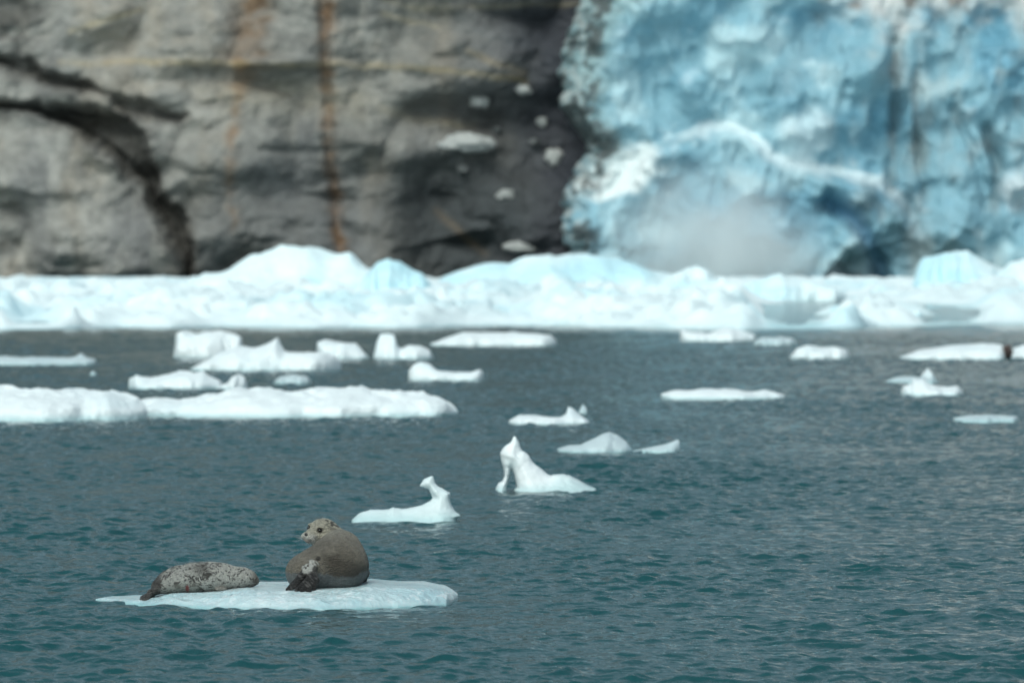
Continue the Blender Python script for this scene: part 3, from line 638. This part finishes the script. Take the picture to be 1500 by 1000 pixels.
# ------------------------------------------------------------------ the seals' floe
FY = 58.75
def build_seal_floe():
    nx, ny = 520, 300
    sx = np.linspace(0, 1, nx); tt = np.linspace(-1, 1, ny)
    sx = .5 - .5 * np.cos(sx * np.pi) * .25 - .75 * (.5 - sx)
    Sx, T = np.meshgrid(sx, np.sign(tt) * np.abs(tt) ** .8, indexing='ij')
    xL, xR = float(x_at(140, FY)), float(x_at(671, FY))
    X = xL + (xR - xL) * Sx; PX = px_of(X, FY)
    hf = np.interp(PX, [134, 150, 190, 240, 300, 380, 430, 500, 560, 620, 655, 671], [.05, .20, .58, .85, 1.15, 1.45, 1.60, 1.55, 1.35, 1.05, .82, .25])
    hb = np.interp(PX, [134, 150, 190, 240, 300, 380, 430, 500, 560, 620, 655, 671], [.25, .5, .7, .8, 1.0, 1.1, 1.1, 1.2, 1.2, 1.0, .7, .2])
    hf = hf * (1 + .10 * fbm(X * 1.7, X * 0, oct=4, seed=401)); hb = hb * (1 + .08 * fbm(X * 1.7, X * 0 + 7, oct=4, seed=402))
    Y = FY + np.where(T < 0, T * hf, T * hb)
    top = np.interp(PX, [134, 160, 205, 236, 262, 320, 364, 420, 470, 510, 540, 570, 620, 650, 671], [.010, .025, .026, .066, .090, .118, .142, .142, .140, .152, .175, .158, .150, .12, .06])
    g = np.where(T < 0, np.clip(1 - np.abs(T) ** 3.0, 0, 1) ** .75, np.clip(1 - np.abs(T) ** 7, 0, 1) ** .6)
    Z = top * g
    Z += .014 * fbm(X * 3.2, Y * 2.6, oct=4, seed=403) * np.clip(g * 2, 0, 1)
    glob = sst(-.35, -.6, T) * sst(-.99, -.9, T)
    Z += glob * .026 * (fbm(X * 4.5, Y * 4, oct=4, seed=404, ridged=True) * .7 + .2) + glob * .004 * fbm(X * 22, Y * 14, oct=3, seed=405, ridged=True)
    Z += .012 * gauss(np.hypot((PX - 548) / 20, (Y - FY + .1) / .5), 1)
    # crack below the pup, coloured darker along it
    cr = gauss(Y - (58.28 - (PX - 232) / 48 * .42 + .03 * np.sin(PX / 5)), .035) * sst(232, 245, PX) * sst(292, 275, PX)
    Z -= .02 * cr
    rim = np.abs(T) > .995
    Z = np.where(rim | (Sx < 1e-6) | (Sx > 1 - 1e-6), -.12, Z)
    n = fbm(X * 2.2, Y * 1.6, oct=4, seed=406); n2 = fbm(X * 14, Y * 9, oct=3, seed=407)
    c = np.zeros(X.shape + (3,)) + np.array((0.46, 0.595, 0.625))
    c = mixc(c, (0.36, 0.52, 0.565), .8 * sst(.0, .5, n)); c = mixc(c, (0.58, 0.68, 0.70), .5 * sst(.05, .45, -n + .2 * n2))
    c = mixc(c, (0.68, 0.75, 0.77), .6 * glob * sst(.15, .5, n2))
    c = mixc(c, (0.26, 0.46, 0.49), .9 * sst(.035, -.005, Z + .008 * n2))
    c = mixc(c, (0.09, 0.13, 0.14), .7 * cr * sst(-.3, .3, n2 + .2))
    c = mixc(c, (0.10, 0.11, 0.11), .8 * sst(.72, .85, vnoise(X * 40, Y * 26, seed=409)) * sst(.1, .5, fbm(X * 2.5, Y * 3, oct=2, seed=410)) * sst(520, 480, PX))
    o = mesh_obj('ice_floe', np.stack([X.ravel(), Y.ravel(), Z.ravel()], 1), grid_faces(nx, ny), M_WETICE, col=c.reshape(-1, 3))
    if o.data.polygons[(nx // 2) * (ny - 1) + ny // 2].normal.z < 0: o.data.flip_normals()
    tag(o, 'flat wet pale ice floe carrying the two seals', 'ice floe')
build_seal_floe()

# ------------------------------------------------------------------ adult seal (modelled in units of one photo pixel at its distance)
def ball(name, c, r, mat, parent, sq=(1, 1, 1), axes=None, res=14):
    th = np.linspace(0, np.pi, res); ph = np.linspace(0, 2 * np.pi, 2 * res, endpoint=False)
    T, H = np.meshgrid(th, ph, indexing='ij')
    n = np.stack([np.sin(T) * np.cos(H), np.sin(T) * np.sin(H), np.cos(T)], -1) * np.array(sq) * r
    if axes is not None: n = n @ np.array(axes)
    V = (n + np.array(c)).reshape(-1, 3)
    i = np.arange(res * 2 * res).reshape(res, 2 * res); j = np.roll(i, -1, 1)
    F = np.stack([i[:-1].ravel(), i[1:].ravel(), j[1:].ravel(), j[:-1].ravel()], 1)
    return mesh_obj(name, V, F, mat, parent=parent)
def to_axes(F, roll):
    F = np.array(F, float); F /= np.linalg.norm(F)
    R = np.cross(F, (0, 0, 1.0)); R /= np.linalg.norm(R); U = np.cross(R, F)
    return F, R * math.cos(roll) + U * math.sin(roll), U * math.cos(roll) - R * math.sin(roll)
def head_parts(X, Y, Z, c, F, R, U, s=1.0):
    dx, dy, dz = X - c[0], Y - c[1], Z - c[2]
    f = dx * F[0] + dy * F[1] + dz * F[2]; r = dx * R[0] + dy * R[1] + dz * R[2]; u = dx * U[0] + dy * U[1] + dz * U[2]
    e = lambda cc, rr: sd_ell(f, r, u, np.array(cc) * s, np.array(rr) * s)
    h = e((0, 0, 0), (20, 17.5, 17))
    h = smin(h, e((11, 0, -4), (13, 13, 11.5)), 6 * s)
    h = smin(h, e((20, 0, -4), (11, 8.8, 7.6)), 4.5 * s)
    for q in (-1, 1): h = smin(h, e((26.8, 4.5 * q, -4.8), (6.0, 5.6, 5.0)), 2.6 * s)
    h = smin(h, e((23, 0, -9.5), (8, 5.8, 4)), 2.5 * s)
    h = smin(h, e((28.5, 0, -1.8), (4.2, 3.4, 2.8)), 2.2 * s)
    for q in (-1, 1):
        h = smin(h, e((14.5, 8.2 * q, 8.0), (4.5, 3.8, 2.4)), 3 * s)          # brow
        h = -smin(-h, e((18.6, 9.0 * q, 4.6), (2.8, 2.9, 2.3)), 1.4 * s)       # eye socket
        h = -smin(-h, e((-3, 17.2 * q, 1.0), (1.6, 1.4, 1.4)), 1.0 * s)        # ear hole
    return h, f / s, r / s, u / s
def build_adult():
    base_Y = FY - .35; s = base_Y / F_PX
    ox, oz = float(x_at(480, base_Y)), float(z_at(863, base_Y))
    h = 1.0
    x = np.arange(-74, 76, h); y = np.arange(-84, 112, h); z = np.arange(-8, 120, h)
    X, Y, Z = np.meshgrid(x, y, z, indexing='ij')
    f = sd_ell(X, Y, Z, (-30, -10, 25.5), (32, 38, 28.5))
    f = smin(f, sd_ell(X, Y, Z, (14, 14, 34), (46, 48, 41)), 22)
    f = smin(f, sd_ell(X, Y, Z, (17, 34, 52), (31, 34, 33)), 16)
    f = smin(f, sd_cone(X, Y, Z, (-26, 0, 31), (16, 36, 54), 23, 29), 10)
    HS = 1.20; hc = np.array((-9.5, 74.0, 81.0)); Fh, Rh, Uh = to_axes((-.60, -.79, -.01), .15)
    hd, ff, rr, uu = head_parts(X, Y, Z, hc, Fh, Rh, Uh, HS)
    nk = smin(hd, sd_cone(X, Y, Z, (16, 62, 62), (-3, 75, 77), 23, 19), 7)
    f = smin(f, nk, 2.0)
    f = -smin(-f, (Z - 1.0), 6)                                               # belly flattened on the ice
    # tail stump and two hind flippers with toes
    f = smin(f, sd_cone(X, Y, Z, (-24, -40, 34), (-24, -54, 27), 11, 7), 6)
    fl = None
    for k, (tx, ty, tz, r1) in enumerate([(-57, -56, 2.5, 3.0), (-52, -60, 2.0, 2.6), (-46, -62, 6, 2.3), (-41, -62, 10, 2.2)]):
        a = sd_cone(X, Y, Z, (-27 - k * .6, -50 - k, 35 - 2 * k), (-40 - k * .5 + k, -57 - k, 20 - k * .5), 4.8, 4.0)
        a = smin(a, sd_cone(X, Y, Z, (-40 - k * .5 + k, -57 - k, 20 - k * .5), (tx, ty, tz), 4.0, r1), 2)
        fl = a if fl is None else smin(fl, a, 1.4)
    for k, (tx, ty, tz, r1) in enumerate([(-43, -71, 2.5, 3.4), (-35, -74, 2.0, 3.8), (-26, -73, 2.0, 3.8), (-18, -68, 5, 3.6)]):
        a = sd_cone(X, Y, Z, (-21 + k * .6, -50 - k, 33 - 2.5 * k), (-26 + k * 3.6, -64, 18 - k * .5), 5.0, 4.8)
        a = smin(a, sd_cone(X, Y, Z, (-26 + k * 3.6, -64, 18 - k * .5), (tx, ty, tz), 4.8, r1), 2)
        fl = smin(fl, a, 1.2)
    f = smin(f, fl, 3.0)
    # fore flipper tucked along the right flank, mostly behind
    f = smin(f, sd_cone(X, Y, Z, (54, 40, 22), (50, 64, 6), 7, 4), 6)
    f = f + .45 * fbm(X / 16, Y / 16, Z / 16, oct=2, seed=501)
    V, Fc = surface_nets(f, (x[0], y[0], z[0]), h)
    # colour of the coat, with some light and shade painted in
    vx, vy, vz = V[:, 0], V[:, 1], V[:, 2]
    n1 = fbm(vx / 22, vy / 22, vz / 22, oct=4, seed=511); n2 = fbm(vx / 5, vy / 5, vz / 5, oct=3, seed=521); n3 = vnoise(vx / 2.6, vy / 2.6, vz / 2.6, seed=531)
    c = np.zeros((len(V), 3)) + np.array((0.250, 0.222, 0.178))
    c = c * (1 + .35 * n1 + .22 * n2 + .10 * n3)[:, None]
    c = mixc(c, (0.44, 0.41, 0.345), .75 * sst(58, 96, vz + 10 * n1))                       # light from above painted in: paler shoulder and nape
    c = mixc(c, (0.080, 0.066, 0.050), .9 * sst(1.15, .4, np.hypot((vx - 28) / 40, (vz - 34) / 25) + .4 * n1))  # shade painted into the fur of the lower right flank
    line = np.interp(vx, [-70, -45, -16, 16, 40, 66], [26, 26, 27, 18, 21, 30])
    wet = sst(2.5, -2.0, vz - line - 2.5 * n2 - 2 * n1)
    c = mixc(c, (0.055, 0.045, 0.036), .7 * gauss(vz - line - 4 - 2 * n1, 5) * sst(-20, 10, vx))
    c = mixc(c, (0.20, 0.215, 0.22), .92 * wet); c = mixc(c, (0.15, 0.165, 0.175), .7 * wet * sst(0, .4, n2 + .4 * n1))
    d = V - hc; hf = d @ Fh / HS; hr = d @ Rh / HS; hu = d @ Uh / HS
    onh = sst(5.0, 1.5, head_parts(vx, vy, vz, hc, Fh, Rh, Uh, HS)[0])
    onh = np.maximum(onh, sst(4, 0, sd_cone(vx, vy, vz, (16, 62, 62), (-3, 75, 77), 23, 19)) * sst(52, 60, vy) * sst(26, 12, vx))
    pale = np.array((0.60, 0.56, 0.45))
    c = mixc(c, pale, onh * sst(-34, -14, hf + 5 * n1))
    c = mixc(c, (0.06, 0.055, 0.045), onh * .88 * sst(.06, .34, vnoise(vx / 4.3, vy / 4.3, vz / 3.4, seed=561) + .3 * n3) * sst(13, 1, hf))
    c = mixc(c, (0.12, 0.105, 0.08), onh * .7 * sst(-5, -16, hu + .35 * (hf + 6)) * sst(12, 0, hf))  # crease shade under the head, tinted into the neck fur
    c = mixc(c, (0.80, 0.79, 0.75), onh * .75 * sst(18, 27, hf) * sst(2, -4, hu))
    c = mixc(c, (0.30, 0.20, 0.18), onh * .6 * sst(25, 28, hf) * gauss(hu + 9, 2.0))
    c = mixc(c, (0.26, 0.22, 0.17), onh * .6 * sst(-9, -13, hu) * sst(22, 14, hf))
    for q in (-1, 1):
        de = np.linalg.norm(np.stack([hf - 18, hr - 8.8 * q, hu - 4.6], 1), axis=1)
        c = mixc(c, (0.06, 0.05, 0.04), onh * .7 * sst(4.4, 3.2, de))
        dear = np.linalg.norm(np.stack([hf + 3, hr - 17 * q, hu - 1], 1), axis=1)
        c = mixc(c, (0.07, 0.06, 0.05), onh * .9 * sst(2.6, 1.4, dear))
    rump = sst(7.5, 4, sd_cone(vx, vy * 0, vz, (-21, 0, 38), (-30, 0, 33), 2.0, .5) + 2 * n2) * (vy < -38)
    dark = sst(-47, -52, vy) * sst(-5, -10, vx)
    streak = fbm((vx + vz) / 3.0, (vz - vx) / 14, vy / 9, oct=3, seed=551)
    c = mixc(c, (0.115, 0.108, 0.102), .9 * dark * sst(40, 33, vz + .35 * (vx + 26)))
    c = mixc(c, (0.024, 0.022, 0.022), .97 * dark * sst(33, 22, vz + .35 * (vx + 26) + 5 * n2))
    c = mixc(c, (0.17, 0.16, 0.155), .75 * dark * sst(.12, .45, streak))
    c = mixc(c, (0.80, 0.79, 0.74), .92 * rump * (1 - .95 * sst(.2, .45, vnoise(vx / 3.4, vy / 4, vz / 3.8, seed=571))))
    spot = sst(4.5, 2.5, np.hypot(vx + 13, (vz - 47))) * (vy < -20) + sst(5, 3, np.hypot(vx + 17, vz - 33)) * (vy < -30)
    c = mixc(c, (0.04, 0.034, 0.028), .85 * spot)
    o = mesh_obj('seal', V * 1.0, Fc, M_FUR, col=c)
    o.scale = (s, s, s); o.location = (ox, base_Y, oz)
    tag(o, 'plump brown grey seal sitting curled with its pale head turned back', 'seal')
    A = [Fh, Rh, Uh]; P = lambda a, b, cc: hc + (Fh * a + Rh * b + Uh * cc) * HS
    for q in (-1, 1):
        ball('eye', P(17.0, 8.5 * q, 4.5), 3.0, M_EYE, o, sq=(1.05, 1.05, .78), axes=A)
    nb = ball('nose', P(32.0, 0, -1.8), 2.9, M_NOSE, o, sq=(.65, 1.15, .8), axes=A)
    # whiskers: a fan of thin tapering hairs each side
    rng = np.random.default_rng(3)
    for q in (-1, 1):
        WV, WF = [], []
        for k in range(9):
            a = P(28 + rng.uniform(-2, 2), (6.0 + rng.uniform(-1, 1)) * q, -5.5 + rng.uniform(-2.5, 2.5))
            dr = Fh * rng.uniform(-.15, .5) + Rh * q * 1.0 + Uh * rng.uniform(-.5, .15); L = rng.uniform(9, 15)
            for j in range(5):
                t = j / 4; cpt = a + dr * L * t - np.array((0, 0, 1)) * 2.2 * t * t; rad = .22 * (1 - .8 * t)
                for m_ in range(3):
                    an = m_ * 2.0944; WV.append(cpt + (Fh * math.cos(an) + Uh * math.sin(an)) * rad)
            b0 = len(WV) - 15
            for j in range(4):
                for m_ in range(3):
                    WF.append((b0 + j * 3 + m_, b0 + j * 3 + (m_ + 1) % 3, b0 + j * 3 + 3 + (m_ + 1) % 3, b0 + j * 3 + 3 + m_))
        mesh_obj('whiskers', np.array(WV), np.array(WF), M_WHISK, parent=o)
build_adult()

# ------------------------------------------------------------------ pup lying on its belly, hind flippers at the left
def build_pup():
    base_Y = FY - .32; s = base_Y / F_PX
    ox, oz = float(x_at(290, base_Y)), float(z_at(866, base_Y))
    h = .8
    x = np.arange(-96, 96, h); y = np.arange(-62, 52, h); z = np.arange(-30, 50, h)
    X, Y, Z = np.meshgrid(x, y, z, indexing='ij')
    pts = [(-57, -12, 8, 11), (-44, -7, 14, 15), (-28, -3, 18, 18.5), (-6, 0, 20, 20.5), (14, 3, 21, 20.5), (28, 6, 21, 18.5), (42, 9, 20, 17), (54, 12, 19, 14.5), (66, 16, 19, 13.5), (74, 19, 18, 11.5)]
    f = None
    for a, b in zip(pts[:-1], pts[1:]):
        q = sd_cone(X, (Y - a[1]) * .92 + a[1], Z, a[:3], b[:3], a[3], b[3]); f = q if f is None else smin(f, q, 9)
    f = smin(f, sd_ell(X, Y, Z, (28, 6, 27), (22, 17, 12)), 8)
    f = smin(f, sd_ell(X, Y, Z, (79, 20, 15), (9, 8, 7.5)), 5)
    f = smin(f, sd_ell(X, Y, Z, (84, 21, 14), (4.5, 6, 4.5)), 3)
    base = -3 + .085 * X
    f = -smin(-f, Z - base, 4)
    fl = None
    for k in range(5):
        r0 = 3.6; yy = -14 + 4.2 * k
        a = sd_cone(X, Y, Z, (-53, -14 + 2.4 * k, 9 - .5 * abs(k - 2)), (-68, yy - 16, 0 - .8 * k), 6.4, 4.8)
        a = smin(a, sd_cone(X, Y, Z, (-68, yy - 16, 0 - .8 * k), (-82 + .8 * abs(k - 2), yy * 1.15 - 26, -12.5 + 2.4 * (k - 2)), 4.6, 3.3), 2)
        fl = a if fl is None else smin(fl, a, 1.3)
    f = smin(f, fl, 4)
    # fore flipper resting on the ice
    f = smin(f, sd_ell(X, Y, Z, (34, -13, 4.5), (9, 5, 3.2)), 2.2)
    f = f + .4 * fbm(X / 12, Y / 12, Z / 12, oct=2, seed=601)
    V, Fc = surface_nets(f, (x[0], y[0], z[0]), h)
    vx, vy, vz = V[:, 0], V[:, 1], V[:, 2]
    wx = vx + 5 * vnoise(vx / 9, vy / 9, vz / 9, seed=602); wz = vz + 4 * vnoise(vx / 8, vy / 8, vz / 8, seed=603)
    n1 = fbm(wx / 13, vy / 12, wz / 9, oct=4, seed=611); n2 = fbm(wx / 3.6, vy / 3.2, wz / 2.8, oct=3, seed=621, gain=.6); n3 = vnoise(vx / 1.9, vy / 1.9, vz / 1.6, seed=631)
    c = np.zeros((len(V), 3)) + np.array((0.85, 0.83, 0.77))
    c = c * (1 + .15 * n3)[:, None]
    c = mixc(c, (0.075, 0.068, 0.058), .9 * sst(.04, .28, n2 + .45 * n1 + .22 * n3 - .10 * sst(22, 36, vz)))
    c = mixc(c, (0.06, 0.055, 0.048), .6 * sst(.2, .55, n1 + .25 * n2))
    c = mixc(c, (0.10, 0.09, 0.075), .6 * sst(17, 4, np.hypot(vx - 5, (vz - 34) * 1.3) + 8 * n2) )
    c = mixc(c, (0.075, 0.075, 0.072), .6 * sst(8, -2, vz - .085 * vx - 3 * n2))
    c = mixc(c, (0.58, 0.55, 0.48), .5 * sst(11, 6, np.abs(vz - .085 * vx - 6)) * sst(10, -5, vx) * sst(-52, -40, vx))
    c = mixc(c, (0.055, 0.050, 0.048), .88 * sst(-48, -60, vx + 4 * n2)); c = mixc(c, (0.22, 0.20, 0.185), .8 * sst(-50, -58, vx) * sst(.05, .4, fbm(vx / 9, vy / 2.2, vz / 3.0, oct=2, seed=641)))
    c = mixc(c, (0.10, 0.085, 0.07), .6 * sst(74, 84, vx))
    c = mixc(c, (0.50, 0.47, 0.42), .7 * sst(1.2, .8, np.hypot((vx - 34) / 9, (vz - 5) / 4)) * (vy < -9))
    red = sst(1.15, .75, np.hypot((vx + 15) / 2.6, (vz - 5.5) / 5.2) + .3 * n2) * (vy < -8)
    c = mixc(c, (0.55, 0.12, 0.11), .9 * red)
    o = mesh_obj('seal', V, Fc, M_PUPFUR, col=c)
    o.scale = (s, s, s); o.location = (ox, base_Y, oz)
    tag(o, 'small mottled seal lying flat, dark hind flippers towards the left', 'seal')
build_pup()
